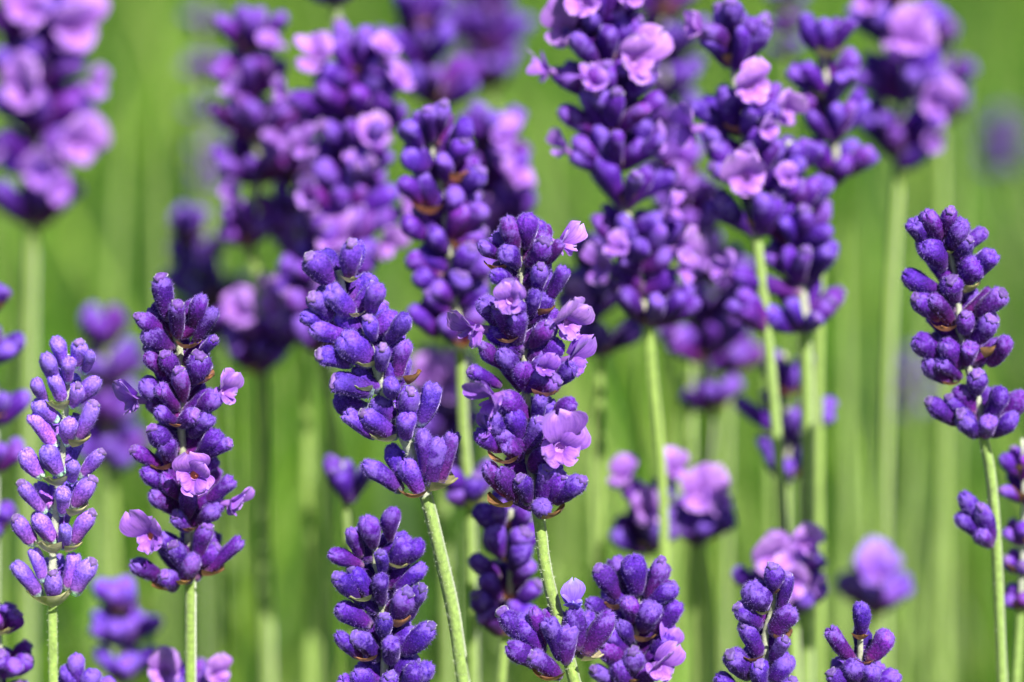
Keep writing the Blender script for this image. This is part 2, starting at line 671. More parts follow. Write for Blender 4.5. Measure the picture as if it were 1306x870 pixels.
    def local(s, y, dx=0.0, dz=0.0):
        return s.P(s.axis_x(y) + dx, y, dz)

    def ring(s, y, n, Rpx, a0=None, a1=None, el=(35, 66), wf=1.0, lenf=1.0):
        """n buds round the stalk at height y; azimuth 0 = towards the camera, 90 = right"""
        c = s.local(y)
        for i in range(n):
            if a0 is None:
                az = 360 * i / n + s.r.uniform(-16, 16)
            else:
                az = a0 + (a1 - a0) * ((i + .5) / n) + s.r.uniform(-8, 8)
            e = R(s.r.uniform(*el))
            az = R(az)
            hz = Vector((math.sin(az), -math.cos(az), 0))
            L = min(Rpx / 0.80, 62 + .2 * Rpx) * lenf * s.px * s.r.uniform(.88, 1.1)
            b = c + hz * 5 * s.px + Vector((0, 0, s.r.uniform(-5, 5) * s.px))
            t = b + (hz * math.cos(e) + Vector((0, 0, math.sin(e)))) * L
            s.bud_world(b, t, s.width * .86 * wf * s.r.uniform(.88, 1.08))

    def fill(s, ys, Rpx=36, n=5):
        for y in ys:
            s.ring(y, n, Rpx, 62, 298, el=(30, 60), wf=.95)

    def brct(s, x, y, size, az=0, el=20, kind=None, toward=None, c=None):
        """bract rooted at (x, y), pointing at azimuth az (0 = towards the camera), rising el degrees"""
        k = kind or s.bract
        az, e = R(az), R(el)
        hz = Vector((math.sin(az), -math.cos(az), 0))
        d = hz * math.cos(e) + Vector((0, 0, math.sin(e)))
        up = Vector((0, 0, 1)) - d * d.z
        up.normalize()
        xx = d.cross(up)
        rot = Matrix((xx, d, up)).transposed()
        me = s.r.choice(BR_G if k == 'g' else BR_B)
        q = s.r.uniform(.75, 1.35)
        p = s.P(x, y, (toward if toward is not None else 9) * s.px)
        S = size * 1.1 * s.px
        put('bract', me, s.root, p - s.base, rot, (S, S, S), c or (q, q * s.r.uniform(.85, 1.1), q * s.r.uniform(.7, 1.1)))

    def bracts(s, y, size=38, az=None):
        a = s.r.uniform(0, 360) if az is None else az
        x = s.axis_x(y)
        s.brct(x, y + 3, size, a, s.r.uniform(5, 30), toward=0)
        s.brct(x, y + 3, size, a + 180, s.r.uniform(5, 30), toward=0)

    def floret(s, x, y, f, size=62, roll=0.0, tone=(1, 1, 1), toward=None, bx=None, by=None, orange=False):
        """open two-lipped floret with its throat at (x, y), facing f = (right, up, towards camera)"""
        F = (CR * f[0] + CU * f[1] - CF * f[2]).normalized()
        by = by if by is not None else y + 28
        bx = bx if bx is not None else s.axis_x(by)
        if toward is None:
            p = math.hypot(x - bx, y - by)
            toward = math.sqrt(max(60 * 60 - p * p, 24 * 24)) * (1 if f[2] > -.3 else -1)
        th = s.P(x, y, toward * s.px)
        b = s.P(bx, by, 5 * s.px * (1 if toward > 0 else -1))
        S = size * s.px
        end = th - F * S * .28
        d = end - b
        if d.length > 1e-4:
            s.bud_world(b, b + d * 1.02, s.width * .92, 'calyx', nub=False)
        yh = Vector((0, 0, 1))
        yv = (yh - F * yh.dot(F))
        if yv.length < .05:
            yv = CU - F * CU.dot(F)
        yv.normalize()
        xv = yv.cross(F)
        rot = Matrix((xv, yv, F)).transposed() @ Matrix.Rotation(roll, 3, 'Z')
        fo = put('floret', TUBE_O if orange else TUBE, s.root, th - s.base, rot, (S, S, S))
        spec = [(0, s.r.uniform(14, 34), 1), (0, s.r.uniform(-34, -14), 1), (1, 180 + s.r.uniform(-14, 14), 1), (1, s.r.uniform(108, 138), 1), (1, s.r.uniform(-138, -108), 1)]
        for low, ang, _ in spec:
            me = s.r.choice(PET_L if low else PET_U)
            o = bpy.data.objects.new('petal', me)
            COL.objects.link(o)
            o.parent = fo
            k = s.r.uniform(.8, 1.15)
            o.matrix_local = Matrix.Rotation(R(-ang + s.r.uniform(-9, 9)), 4, 'Z') @ Matrix.Rotation(R(s.r.uniform(-22, 16)), 4, 'X') @ Matrix.Diagonal((k, k, k, 1))
            q = s.r.uniform(.88, 1.12)
            o.color = (tone[0] * q, tone[1] * q, tone[2] * q, 1)
        return fo


def hash_(t):
    h = 7
    for ch in t:
        h = (h * 31 + ord(ch)) % 1000003
    return h


# ------------------------------------------------------------------ ground and grass
def ground():
    m, t, p = new_mat('soil_and_turf')
    geo = N(t, 'ShaderNodeNewGeometry')
    nz = N(t, 'ShaderNodeTexNoise')
    nz.inputs['Scale'].default_value = 9
    nz.inputs['Detail'].default_value = 8
    t.links.new(geo.outputs['Position'], nz.inputs['Vector'])
    r = ramp(t, [(0.35, (0.045, 0.075, 0.012)), (0.6, (0.10, 0.17, 0.02)), (0.75, (0.10, 0.085, 0.04))])
    t.links.new(nz.outputs[0], r.inputs[0])
    t.links.new(r.outputs[0], p.inputs['Base Color'])
    p.inputs['Roughness'].default_value = 0.9
    n = 60
    vs, fs = [], []
    def g(i):
        q = (i / n - .5) * 2
        return math.copysign(abs(q) ** 3 * 250, q)
    for i in range(n + 1):
        for j in range(n + 1):
            x, y = g(i), g(j) + 1.5
            z = 0.0
            if abs(x) < 5 and -1 < y < 6:
                z = -.012 - .012 * noise.noise(Vector((x * 3, y * 3, 1.3)))
            vs.append((x, y, z - .004))
    for i in range(n):
        for j in range(n):
            a = i * (n + 1) + j
            fs.append((a, a + n + 1, a + n + 2, a + 1))
    o = bpy.data.objects.new('ground', mesh_from('ground', vs, fs, [m]))
    COL.objects.link(o)
    o['kind'] = 'structure'
    o['label'] = 'mossy soil under the long grass'
    o['category'] = 'ground'


def grass():
    g = np.random.default_rng(11)
    nb = 54000
    # wedge in front of the camera, denser near
    d = 0.46 + 4.2 * g.random(nb) ** 1.9
    x = (g.random(nb) * 2 - 1) * (0.32 + 0.55 * d)
    patch = np.array([noise.noise(Vector((a * 3.2, b * 3.2, 4.0))) for a, b in zip(x, d)])
    clump = np.array([noise.noise(Vector((a * 13, b * 7, 9.0))) for a, b in zip(x, d)])
    h = (0.19 + 0.15 * g.random(nb) + 0.08 * patch + .17 * clump) * np.clip(.7 + d * .35, .8, 1.1)
    h = np.where(d < .62, np.minimum(h, .34), h)
    # scattered taller blades and seed stalks close behind the flowers
    nt_ = 6000
    nc = 95
    cd = 0.58 + 0.62 * g.random(nc) ** 1.3
    cx_ = (g.random(nc) * 2 - 1) * (0.12 + 0.30 * cd)
    ch = .72 + .45 * g.random(nc)
    ci = g.integers(0, nc, nt_)
    d[:nt_] = cd[ci] + g.normal(0, .013, nt_)
    x[:nt_] = cx_[ci] + g.normal(0, .013, nt_)
    h[:nt_] = (0.32 + 0.22 * g.random(nt_) ** 1.4) * ch[ci]
    wd = (0.0022 + 0.0042 * g.random(nb) ** 1.5) * np.clip(.8 + .3 * d, 1, 2)
    wd[:2900] *= .62
    wd[2900:nt_] = .004 + .005 * g.random(nt_ - 2900)
    h[2900:nt_] *= .88
    az = g.random(nb) * 2 * np.pi
    bend = h * (0.15 + 0.75 * g.random(nb) ** 2)
    bend[:nt_] = h[:nt_] * (.1 + .7 * g.random(nt_) ** 1.5)
    ba = g.random(nb) * 2 * np.pi
    ba[:nt_] *= .5            # these lean away from the flowers
    segs = 4
    V = np.empty((nb, segs * 2 + 1, 3), dtype=np.float32)
    for i in range(segs + 1):
        t = i / segs
        cx = x + np.cos(ba) * bend * t * t
        cy = d + np.sin(ba) * bend * t * t
        cz = h * (t - .12 * t * t * (bend / h)) - .02 * (1 - t)
        wv = wd * (1 - t ** 1.8) * .5
        if i < segs:
            V[:, 2 * i] = np.stack([cx - np.cos(az) * wv, cy - np.sin(az) * wv, cz], 1)
            V[:, 2 * i + 1] = np.stack([cx + np.cos(az) * wv, cy + np.sin(az) * wv, cz], 1)
        else:
            V[:, 2 * i] = np.stack([cx, cy, cz], 1)
    nv = segs * 2 + 1
    q = np.array([[2 * i, 2 * i + 1, 2 * i + 3, 2 * i + 2] for i in range(segs - 1)])
    tr = np.array([2 * segs - 2, 2 * segs - 1, 2 * segs])
    base = (np.arange(nb) * nv)[:, None]
    per = np.concatenate([q.ravel(), tr])
    loops = (base + per[None, :]).ravel().astype(np.int32)
    sizes = np.tile(np.array([4] * (segs - 1) + [3]), nb)
    starts = np.concatenate([[0], np.cumsum(sizes)[:-1]]).astype(np.int32)
    me = bpy.data.meshes.new('grass')
    me.vertices.add(nb * nv)
    me.vertices.foreach_set('co', V.ravel())
    me.loops.add(len(loops))
    me.loops.foreach_set('vertex_index', loops)
    me.polygons.add(len(sizes))
    me.polygons.foreach_set('loop_start', starts)
    me.materials.append(M_GRASS)
    me.polygons.foreach_set('use_smooth', np.ones(len(sizes), dtype=bool))
    me.update(calc_edges=True)
    me.validate()
    o = bpy.data.objects.new('grass', me)
    COL.objects.link(o)
    o['kind'] = 'stuff'
    o['label'] = 'long bright green grass behind and under the lavender'
    o['category'] = 'grass'


ground()
grass()

# ------------------------------------------------------------------ the lavender heads in focus
INDIGO = (0.86, 0.9, 1.02)
VIOLET = (1.0, 0.9, 0.95)
PALE = (4.2, 11.5, 3.0)
BLUEISH = (1.6, 2.9, 1.65)

# --- tall middle spike with several open florets
s = Lav('tall violet lavender spike with many open lilac florets and a separate lower whorl',
        [(662, 296), (666, 360), (668, 430), (671, 505), (677, 600), (688, 665), (696, 725), (712, 790), (728, 850), (742, 910), (750, 960)],
        0.0, 470, 0, VIOLET, 31, 54, stem_w=17, lean=.25)
s.finish_stem(662, 2600)
s.buds([(648, 284, 655, 322, 1.15), (671, 280, 670, 316, 1.0), (614, 314, 636, 328, .85), (643, 322, 661, 340, 1.0), (693, 312, 673, 338, 1.0),
        (713, 314, 686, 340, .8), (695, 292, 686, 322, .9, -1), (630, 352, 656, 366), (689, 344, 685, 372, .95), (718, 348, 698, 384, .95),
        (682, 376, 673, 405, .85), (616, 387, 642, 418, 1.1), (660, 405, 661, 438, 1.0), (638, 395, 655, 432, 1.0), (700, 418, 678, 442, 1.05), (712, 440, 682, 468, 1.0),
        (618, 445, 650, 468, 1.0), (640, 452, 662, 482, 1.0), (604, 476, 638, 492, 1.0), (669, 470, 669, 496, .95), (708, 487, 684, 498, .95), (700, 462, 680, 490, 1.0),
        (729, 470, 700, 492, .9), (729, 517, 704, 534, 1.0), (690, 512, 683, 545, 1.0), (687, 541, 668, 572, 1.0), (611, 555, 642, 573, 1.0), (647, 570, 662, 586, 1.0),
        (625, 534, 652, 562, 1.0), (655, 530, 664, 565, 1.0), (623, 597, 648, 632, 1.05), (640, 604, 660, 640, 1.0), (664, 614, 674, 642, .9), (740, 616, 708, 641, 1.0),
        (692, 646, 690, 658, .95), (698, 602, 690, 640, 1.0), (715, 610, 698, 640, .9),
        # separate lower whorl
        (643, 786, 684, 826, 1.12), (681, 782, 694, 824, .95), (664, 793, 692, 834, 1.15), (727, 806, 722, 846, 1.15), (776, 788, 745, 836, 1.02), (734, 782, 738, 830, 1.1),
        (652, 828, 692, 852, 1.12), (682, 840, 714, 864, 1.1), (756, 796, 740, 840, 1.0, -1), (700, 798, 714, 840, 1.1)])
for y, n, r_ in ((336, 3, 38), (385, 3, 44), (438, 4, 46), (496, 4, 46), (583, 4, 46), (648, 4, 44), (838, 3, 46)):
    s.ring(y, n, r_, 110, 250)
for a in ((636, 346, 26, -30, 10), (650, 436, 30, -20, 0), (690, 404, 26, 60, 20), (690, 506, 34, 35, 5), (648, 590, 34, -30, 2), (648, 646, 34, -50, 2), (694, 662, 36, 40, 12), (742, 842, 30, 70, 2, 'g'), (704, 866, 36, -25, 5)):
    s.brct(*a)
s.floret(716, 312, (.75, .35, .45), 52, -.3, (1.25, 1.3, 1.15), toward=-10)
s.floret(651, 384, (-.15, .25, 1), 56, .1, (1.05, 1.05, 1.08), toward=58)
s.floret(606, 420, (-.85, .05, .5), 66, .2, (1.05, 1.0, 1.02), toward=22)
s.floret(722, 412, (.62, .05, .75), 78, -.2, (1.1, 1.1, 1.05), toward=26)
s.floret(630, 508, (-.5, -.15, .85), 66, .25, (.9, .8, 1.0), toward=50)
s.floret(714, 572, (.3, .05, .95), 84, -.15, (.98, .88, 1.02), toward=42, by=600)
s.fill((330, 372, 415, 455, 480, 545, 575, 620, 645), 36, 5)
s.floret(728, 458, (.75, .15, .6), 54, -.2, (.85, .72, 1.0), toward=22)
s.floret(622, 548, (-.7, .3, .6), 42, .3, (.8, .65, .95), toward=30)
s.floret(694, 470, (.3, .3, .9), 40, -.2, (.75, .6, .9), toward=44)
s.floret(730, 772, (.1, .95, .35), 44, 0, (.75, 1.05, 1.1), toward=15, bx=738, by=828)

# --- leaning plump spike
s = Lav('leaning indigo lavender spike of plump closed buds on a thick pale stem',
        [(432, 345), (445, 400), (470, 440), (483, 478), (499, 524), (523, 575), (543, 632), (560, 700), (578, 780), (591, 870), (604, 950)],
        0.0, 480, 0, BLUEISH, 33, 52, bract='g', stem_w=19)
s.finish_stem(635, 3200)
s.buds([(448, 316, 446, 356, 1.0), (397, 332, 424, 364, 1.15), (400, 383, 424, 405, 1.1), (388, 405, 414, 412, .8), (423, 374, 450, 402, 1.25), (483, 369, 472, 402, 1.0),
        (470, 410, 475, 432, 1.0), (400, 421, 443, 431, .95), (516, 407, 492, 438, 1.0), (410, 455, 450, 464, 1.15), (441, 435, 473, 464, 1.25), (488, 447, 486, 472, .95),
        (517, 441, 506, 484, 1.05), (429, 490, 476, 500, 1.15), (498, 490, 498, 505, 1.0), (523, 504, 515, 535, .95), (444, 532, 478, 558, 1.0), (466, 532, 507, 558, 1.1),
        (520, 532, 519, 560, 1.05), (551, 497, 535, 544, 1.0), (468, 596, 513, 626, 1.1), (518, 594, 537, 631, 1.05), (539, 556, 541, 610, .95), (561, 567, 550, 620, 1.05),
        (577, 560, 560, 618, 1.0), (500, 574, 522, 616, 1.0, -1), (432, 510, 470, 520, 1.0, -1)])
for y, n, r_ in ((362, 2, 40), (402, 3, 42), (436, 3, 44), (470, 3, 46), (508, 3, 46), (556, 3, 46), (624, 3, 46)):
    s.ring(y, n, r_, 120, 240)
for a in ((446, 360, 22, 20, 10), (452, 404, 24, 10, 5), (522, 490, 26, 60, 30, 'b'), (468, 500, 26, -40, 10), (497, 562, 34, -40, 2), (550, 626, 40, 70, 10), (530, 634, 32, -20, 5, 'b'), (470, 468, 28, -30, 5)):
    s.brct(*a)

s.fill((395, 430, 462, 495, 540), 36, 4)

# --- slender pale spike with fresh bracts
s = Lav('slender pale lilac lavender spike with well spaced whorls cupped in greenish bracts',
        [(86, 452), (86, 500), (83, 535), (80, 575), (76, 620), (70, 668), (67, 722), (67, 775), (68, 870), (69, 950)],
        0.002, 610, 0, PALE, 26, 42, bract='g', stem_w=16)
s.finish_stem(772, 2200)
s.buds([(71, 436, 80, 468, 1.0), (101, 441, 96, 468, 1.0), (115, 453, 108, 476, .7), (59, 457, 70, 486, 1.0), (88, 462, 87, 488, .95), (46, 489, 58, 512, .85),
        (68, 482, 79, 513, 1.05), (123, 488, 96, 516, .95), (99, 496, 91, 519, .95), (46, 516, 74, 538, .95), (43, 534, 71, 570, 1.05), (118, 521, 98, 562, 1.1),
        (90, 540, 86, 568, .95), (32, 579, 54, 609, 1.0), (60, 574, 78, 607, 1.0), (127, 581, 102, 609, 1.0), (94, 594, 91, 616, .95), (29, 621, 58, 654, 1.05),
        (116, 616, 92, 648, 1.1), (79, 628, 79, 656, 1.0), (22, 665, 44, 695, 1.0), (47, 662, 71, 694, .95), (115, 659, 92, 695, 1.0), (83, 676, 79, 700, .95),
        (43, 706, 56, 742, 1.0, .3), (21, 724, 53, 762, 1.0), (68, 736, 67, 766, 1.0), (94, 713, 84, 752, 1.0, .3), (116, 722, 94, 758, 1.0)])
for y, n, r_ in ((508, 2, 30), (562, 2, 34), (606, 3, 36), (652, 3, 38), (696, 3, 38), (760, 3, 38)):
    s.ring(y, n, r_, 130, 230)
for a in ((76, 523, 28, -15, 20), (95, 570, 30, 60, 15), (72, 620, 30, -15, 20), (92, 658, 30, 60, 15), (66, 706, 34, -20, 25), (86, 704, 26, 70, 15), (70, 774, 38, 50, 26), (62, 772, 34, -70, 20)):
    s.brct(*a)

# --- upright violet spike with florets on both sides
s = Lav('upright dark violet lavender spike with a frosted tip and lilac florets on both flanks',
        [(214, 372), (222, 420), (230, 455), (232, 510), (232, 565), (238, 640), (242, 700), (243, 750), (243, 870), (244, 950)],
        0.007, 560, 0, (1.05, .82, .88), 29, 50, stem_w=16)
s.finish_stem(745, 1600)
s.buds([(205, 360, 216, 408, 1.35), (226, 394, 227, 430, 1.0), (178, 407, 212, 426, .9), (257, 383, 246, 420, .85), (272, 400, 250, 435, 1.05), (188, 424, 221, 446, 1.1),
        (272, 436, 255, 453, .85), (211, 456, 224, 481, 1.1), (189, 457, 214, 482, 1.0), (253, 458, 243, 488, 1.15), (228, 477, 234, 511, .9), (184, 490, 217, 513, 1.1),
        (206, 498, 226, 522, 1.0), (275, 508, 250, 522, 1.05), (203, 526, 226, 540, 1.0), (247, 531, 232, 542, 1.0), (266, 536, 244, 556, 1.0), (173, 577, 204, 594, 1.0),
        (211, 567, 218, 592, 1.0), (289, 568, 258, 583, .95), (276, 556, 252, 580, .9), (196, 550, 220, 574, 1.0), (185, 603, 219, 624, 1.1), (210, 610, 228, 636, 1.0), (196, 633, 221, 654, 1.05),
        (240, 630, 240, 660, 1.0), (293, 616, 263, 640, 1.0), (225, 660, 241, 675, 1.0), (274, 653, 252, 668, 1.0), (264, 677, 253, 714, 1.0), (172, 722, 211, 739, 1.0),
        (303, 694, 262, 729, 1.05), (211, 736, 222, 752, 1.0), (247, 714, 236, 742, 1.0), (222, 700, 236, 730, 1.1)])
for y, n, r_ in ((432, 3, 40), (484, 3, 44), (520, 3, 46), (542, 2, 46), (592, 4, 48), (650, 4, 48), (738, 4, 50)):
    s.ring(y, n, r_, 110, 250)
for a in ((238, 444, 28, 30, 5), (254, 490, 28, 60, 15), (212, 598, 28, -40, 3), (228, 543, 26, 0, 0), (240, 676, 30, 10, 3), (262, 734, 32, 60, 5), (218, 752, 32, -45, 4), (234, 744, 30, 0, 6)):
    s.brct(*a)
s.fill((425, 465, 500, 532, 580, 615, 648, 725), 38, 5)
s.floret(174, 510, (-.85, .05, .4), 56, .2, (1.05, 1.0, 1.1), toward=10)
s.floret(284, 500, (.8, .1, .55), 54, -.2, (1.1, 1.05, 1.08), toward=16)
s.floret(248, 606, (.1, .05, 1), 66, -.2, (1.1, .95, 1.08), toward=54, orange=True)
s.floret(192, 684, (-.4, .05, .9), 64, .1, (1.0, .85, 1.05), toward=34, orange=True)
s.floret(294, 642, (.9, 0, .35), 50, -.1, (1.05, .95, 1.05), toward=12)

# --- short dark spike low down
s = Lav('compact deep indigo lavender spike of fat closed buds beside the thick leaning stem',
        [(484, 672), (478, 716), (490, 745), (487, 778), (491, 820), (490, 880), (490, 960)],
        0.0, 770, 0, (.80, .85, 1.05), 30, 50, bract='g', stem_w=15)
s.finish_stem(900, 500)
s.buds([(502, 655, 498, 690, 1.0), (467, 666, 477, 698, 1.1), (447, 680, 460, 710, .9), (517, 694, 500, 722, 1.1), (534, 695, 512, 720, .9), (485, 709, 488, 732, .9),
        (424, 709, 463, 722, .95), (431, 739, 460, 765, .95), (450, 730, 478, 763, 1.1), (487, 739, 487, 771, 1.0), (538, 725, 504, 752, .95), (518, 760, 500, 792, 1.15),
        (537, 755, 520, 790, .95), (434, 778, 474, 799, 1.1), (490, 790, 490, 814, 1.0), (547, 803, 512, 834, 1.1), (433, 813, 460, 838, .95), (455, 815, 482, 842, 1.05),
        (499, 822, 498, 845, 1.0), (529, 855, 508, 885, 1.05), (546, 852, 522, 884, .95), (455, 862, 480, 888, 1.0), (438, 870, 470, 892, 1.0), (498, 866, 494, 892, 1.0)])
for y, n, r_ in ((722, 3, 40), (765, 3, 44), (795, 3, 44), (838, 3, 46), (886, 3, 46)):
    s.ring(y, n, r_, 115, 245)
for a in ((505, 724, 28, 35, 5), (466, 766, 30, -40, 5), (508, 800, 28, 50, 25, 'b'), (470, 842, 30, -30, 5, 'b')):
    s.brct(*a)

s.fill((712, 750, 785, 825, 870), 36, 4)

# --- spike tucked behind the tall one's stem
s = Lav('soft violet lavender spike tucked behind the separate whorl of the tall spike',
        [(652, 650), (650, 680), (651, 750), (645, 812), (640, 870), (638, 950)], 0.020, 720, 1, (1.1, 1.05, 1.0), 33, 50, stem_w=16)
s.finish_stem(815)
s.buds([(611, 652, 632, 674), (637, 646, 640, 672), (669, 652, 656, 676), (627, 672, 640, 712), (669, 682, 655, 704), (605, 714, 638, 736), (666, 698, 652, 726, 1.1),
        (619, 739, 638, 765), (678, 723, 656, 744), (684, 748, 660, 768), (609, 762, 634, 780), (619, 783, 640, 808), (657, 774, 648, 802), (676, 780, 654, 806)])
for y, n in ((672, 2), (715, 3), (762, 3), (806, 3)):
    s.ring(y, n, 42, 120, 240)
    s.bracts(y, 28)

# --- lower right-of-middle spike
s = Lav('stubby violet lavender spike topped by a crown of splayed buds, beside the separate whorl',
        [(812, 735), (816, 776), (808, 827), (808, 870), (808, 950)], 0.010, 800, 0, (1.0, .92, .98), 30, 50, stem_w=15)
s.finish_stem(930, 300)
s.buds([(808, 716, 813, 758, 1.25), (842, 720, 824, 762, .95), (765, 730, 788, 766, 1.05), (752, 771, 778, 780, 1.0), (800, 770, 806, 792, 1.05), (859, 754, 824, 770, .9),
        (833, 776, 818, 804, 1.1), (863, 775, 836, 807, 1.0), (791, 798, 806, 820, 1.1), (768, 823, 795, 848, 1.15), (808, 835, 804, 862, 1.05), (853, 818, 832, 842, 1.0),
        (788, 850, 802, 880, 1.1), (760, 858, 790, 880, 1.0), (774, 806, 796, 834, 1.0)])
for y, n in ((766, 3), (806, 4), (852, 4), (890, 4)):
    s.ring(y, n, 46, 110, 250)
for a in ((818, 818, 30, 40, 12), (784, 778, 24, -40, 20), (806, 868, 28, 0, 4)):
    s.brct(*a)
s.fill((770, 800, 835, 865), 36, 5)
s.floret(838, 850, (.45, .1, .85), 66, -.2, (1.1, 1.0, 1.08), toward=40)
s.floret(852, 826, (.6, .4, .6), 50, -.4, (.95, .85, 1.05), toward=24)

# --- young open-whorled spike
s = Lav('young indigo lavender spike with paired buds and a bare whitish stem between them',
        [(988, 742), (986, 774), (976, 809), (976, 843), (970, 880), (966, 950)], 0.003, 800, 0, (1.0, 1.1, 1.1), 31, 42, stem_w=16, bract='b')
s.finish_stem(960, 300)
s.buds([(985, 727, 983, 756, 1.0), (1003, 739, 994, 776, .8), (960, 749, 973, 780, 1.2), (944, 777, 970, 800, 1.1), (1008, 780, 986, 811, 1.2), (950, 801, 968, 837, 1.25),
        (1000, 820, 984, 844, .95), (933, 839, 955, 864, 1.1), (1004, 841, 984, 868, 1.15), (969, 851, 972, 876, 1.0), (918, 866, 944, 888, 1.0), (1010, 872, 990, 892, 1.0)])
for y, n in ((800, 1), (840, 2), (872, 3)):
    s.ring(y, n, 36, 130, 230)
for a in ((972, 784, 20, -30, 10, 'g'), (992, 814, 24, 40, 5), (962, 842, 28, -35, 5), (986, 758, 18, 20, 20)):
    s.brct(*a)

# --- small three-budded tip
s = Lav('small young lavender tip with three spread buds on a pinkish stem',
        [(1098, 790), (1097, 823), (1096, 870), (1094, 950)], 0.003, 820, 0, (1.0, 1.05, 1.12), 29, 42, stem_w=14)
s.finish_stem(960, 200)
s.buds([(1097, 775, 1098, 812, 1.05), (1061, 808, 1089, 844, 1.0), (1131, 811, 1107, 842, 1.05), (1089, 850, 1093, 872, 1.1), (1062, 862, 1084, 884, 1.0), (1142, 863, 1112, 886, 1.0), (1112, 856, 1104, 880, 1.0)])
s.ring(842, 1, 34, 150, 210)
s.ring(882, 4, 40, 110, 250)
for a in ((1097, 816, 20, 10, 20), (1098, 846, 24, 30, 5)):
    s.brct(*a)

# --- right hand spike
s = Lav('curving violet lavender spike of closed buds with one small side whorl lower on its stem',
        [(1207, 290), (1211, 323), (1217, 350), (1222, 392), (1226, 434), (1246, 509), (1254, 556), (1264, 610), (1271, 700), (1278, 870), (1282, 950)],
        0.010, 420, 0, (1.0, .92, 1.0), 31, 48, stem_w=15)
s.finish_stem(562, 600)
s.buds([(1166, 288, 1181, 314), (1182, 276, 1200, 306), (1212, 273, 1208, 300), (1227, 287, 1212, 317, 1.1), (1234, 308, 1218, 326, .9), (1179, 315, 1203, 344, 1.25),
        (1264, 329, 1240, 354), (1243, 338, 1226, 361, 1.1), (1157, 353, 1198, 371, 1.05), (1214, 361, 1218, 384), (1170, 383, 1198, 407), (1189, 384, 1214, 413, 1.05),
        (1276, 378, 1246, 401, 1.1), (1232, 405, 1230, 424), (1262, 411, 1242, 436, 1.1), (1171, 436, 1204, 457, 1.1), (1201, 465, 1224, 482), (1183, 463, 1214, 486, 1.0),
        (1237, 446, 1232, 464), (1283, 436, 1262, 466, .95), (1246, 480, 1244, 500), (1225, 498, 1241, 528, 1.0, .2), (1188, 516, 1226, 540, 1.1), (1227, 532, 1248, 555, 1.05),
        (1275, 501, 1258, 536, 1.1), (1262, 539, 1258, 556), (1304, 507, 1272, 542, 1.05), (1293, 533, 1266, 556), (1206, 440, 1222, 470, 1.1), (1212, 512, 1236, 545, 1.0),
        (1230, 636, 1262, 684, 1.05), (1224, 662, 1258, 690, .95), (1252, 652, 1266, 690, .95), (1250, 682, 1264, 696, .9)])
for y, n, r_ in ((345, 2, 40), (372, 3, 42), (412, 3, 44), (470, 3, 46), (548, 3, 48)):
    s.ring(y, n, r_, 110, 250)
for a in ((1206, 422, 30, -20, 5), (1258, 456, 30, 50, 30, 'b', None, (1.6, 1.7, 1.6)), (1232, 374, 26, 40, 20, 'g'), (1206, 326, 20, 0, 10, 'g'), (1214, 490, 24, -30, 0)):
    s.brct(*a)

s.fill((330, 362, 400, 432, 462, 535), 36, 4)

# --- upper middle spike, a little out of focus
s = Lav('slightly soft violet lavender spike with orange papery bracts rising behind the tall spike',
        [(556, 160), (550, 192), (562, 240), (568, 277), (576, 337), (581, 392), (587, 447), (592, 560), (600, 660), (604, 870), (606, 950)],
        0.026, 300, 1, (1.05, 1.0, 1.0), 32, 48, stem_w=17)
s.finish_stem(450)
s.buds([(547, 145, 551, 180), (566, 137, 560, 170), (519, 162, 536, 190), (594, 160, 574, 184), (592, 182, 576, 210), (517, 199, 548, 217), (564, 204, 566, 228), (612, 222, 590, 252),
        (514, 234, 538, 258), (539, 227, 556, 263), (580, 245, 572, 270), (590, 268, 574, 304), (614, 268, 590, 300), (519, 284, 546, 306), (554, 298, 570, 322), (523, 332, 564, 350),
        (588, 353, 576, 376), (554, 369, 574, 384), (533, 355, 562, 372), (526, 397, 558, 428, 1.1), (568, 410, 582, 436), (610, 400, 590, 436), (621, 339, 592, 358), (600, 320, 582, 350),
        (548, 376, 572, 400), (608, 612, 598, 640), (579, 628, 594, 644), (624, 602, 602, 636), (572, 606, 592, 636)])
for y, n, r_ in ((185, 2, 40), (215, 3, 46), (258, 3, 48), (302, 4, 50), (348, 4, 52), (376, 3, 50), (432, 4, 52), (640, 3, 40)):
    s.ring(y, n, r_, 110, 250)
for a in ((583, 232, 32, 30, 15), (550, 272, 34, -25, 5), (586, 318, 32, 40, 10), (590, 440, 32, 20, 0), (596, 646, 30, 60, 5, 'g')):
    s.brct(*a, c=(1.5, 1.2, 1.0)) if len(a) == 5 else s.brct(*a)


s.fill((200, 235, 275, 315, 350, 390, 420), 40, 5)


# ------------------------------------------------------------------ softer spikes further back
def spike(label, axis, off, whorls, lod=1, tone=(1, 1, 1), width=31, length=50, stem_w=16, florets=(), n=8, yref=None, bract='b', green=None, buds=(), el=(30, 66), bsize=34, group=None):
    s = Lav(label, axis, off, yref, lod, tone, width, length, bract, stem_w, group=group)
    ws = [wv if isinstance(wv, tuple) else (wv, 55) for wv in whorls]
    s.finish_stem(green if green is not None else (ws[-1][0] + 6 if ws else axis[0][1]))
    for i, (y, r_) in enumerate(ws):
        top = i == 0 and len(ws) > 2
        s.ring(y, max(5, n - 3) if top else n, r_, el=(45, 80) if top else el)
        s.bracts(y, bsize, 35 + 90 * i)
    s.buds(buds)
    for f in florets:
        x, y, fc, sz = f[:4]
        tn = f[4] if len(f) > 4 else (1.15, 1.1, 1.1)
        s.floret(x, y, fc, sz, s.r.uniform(-.3, .3), tn)
    return s


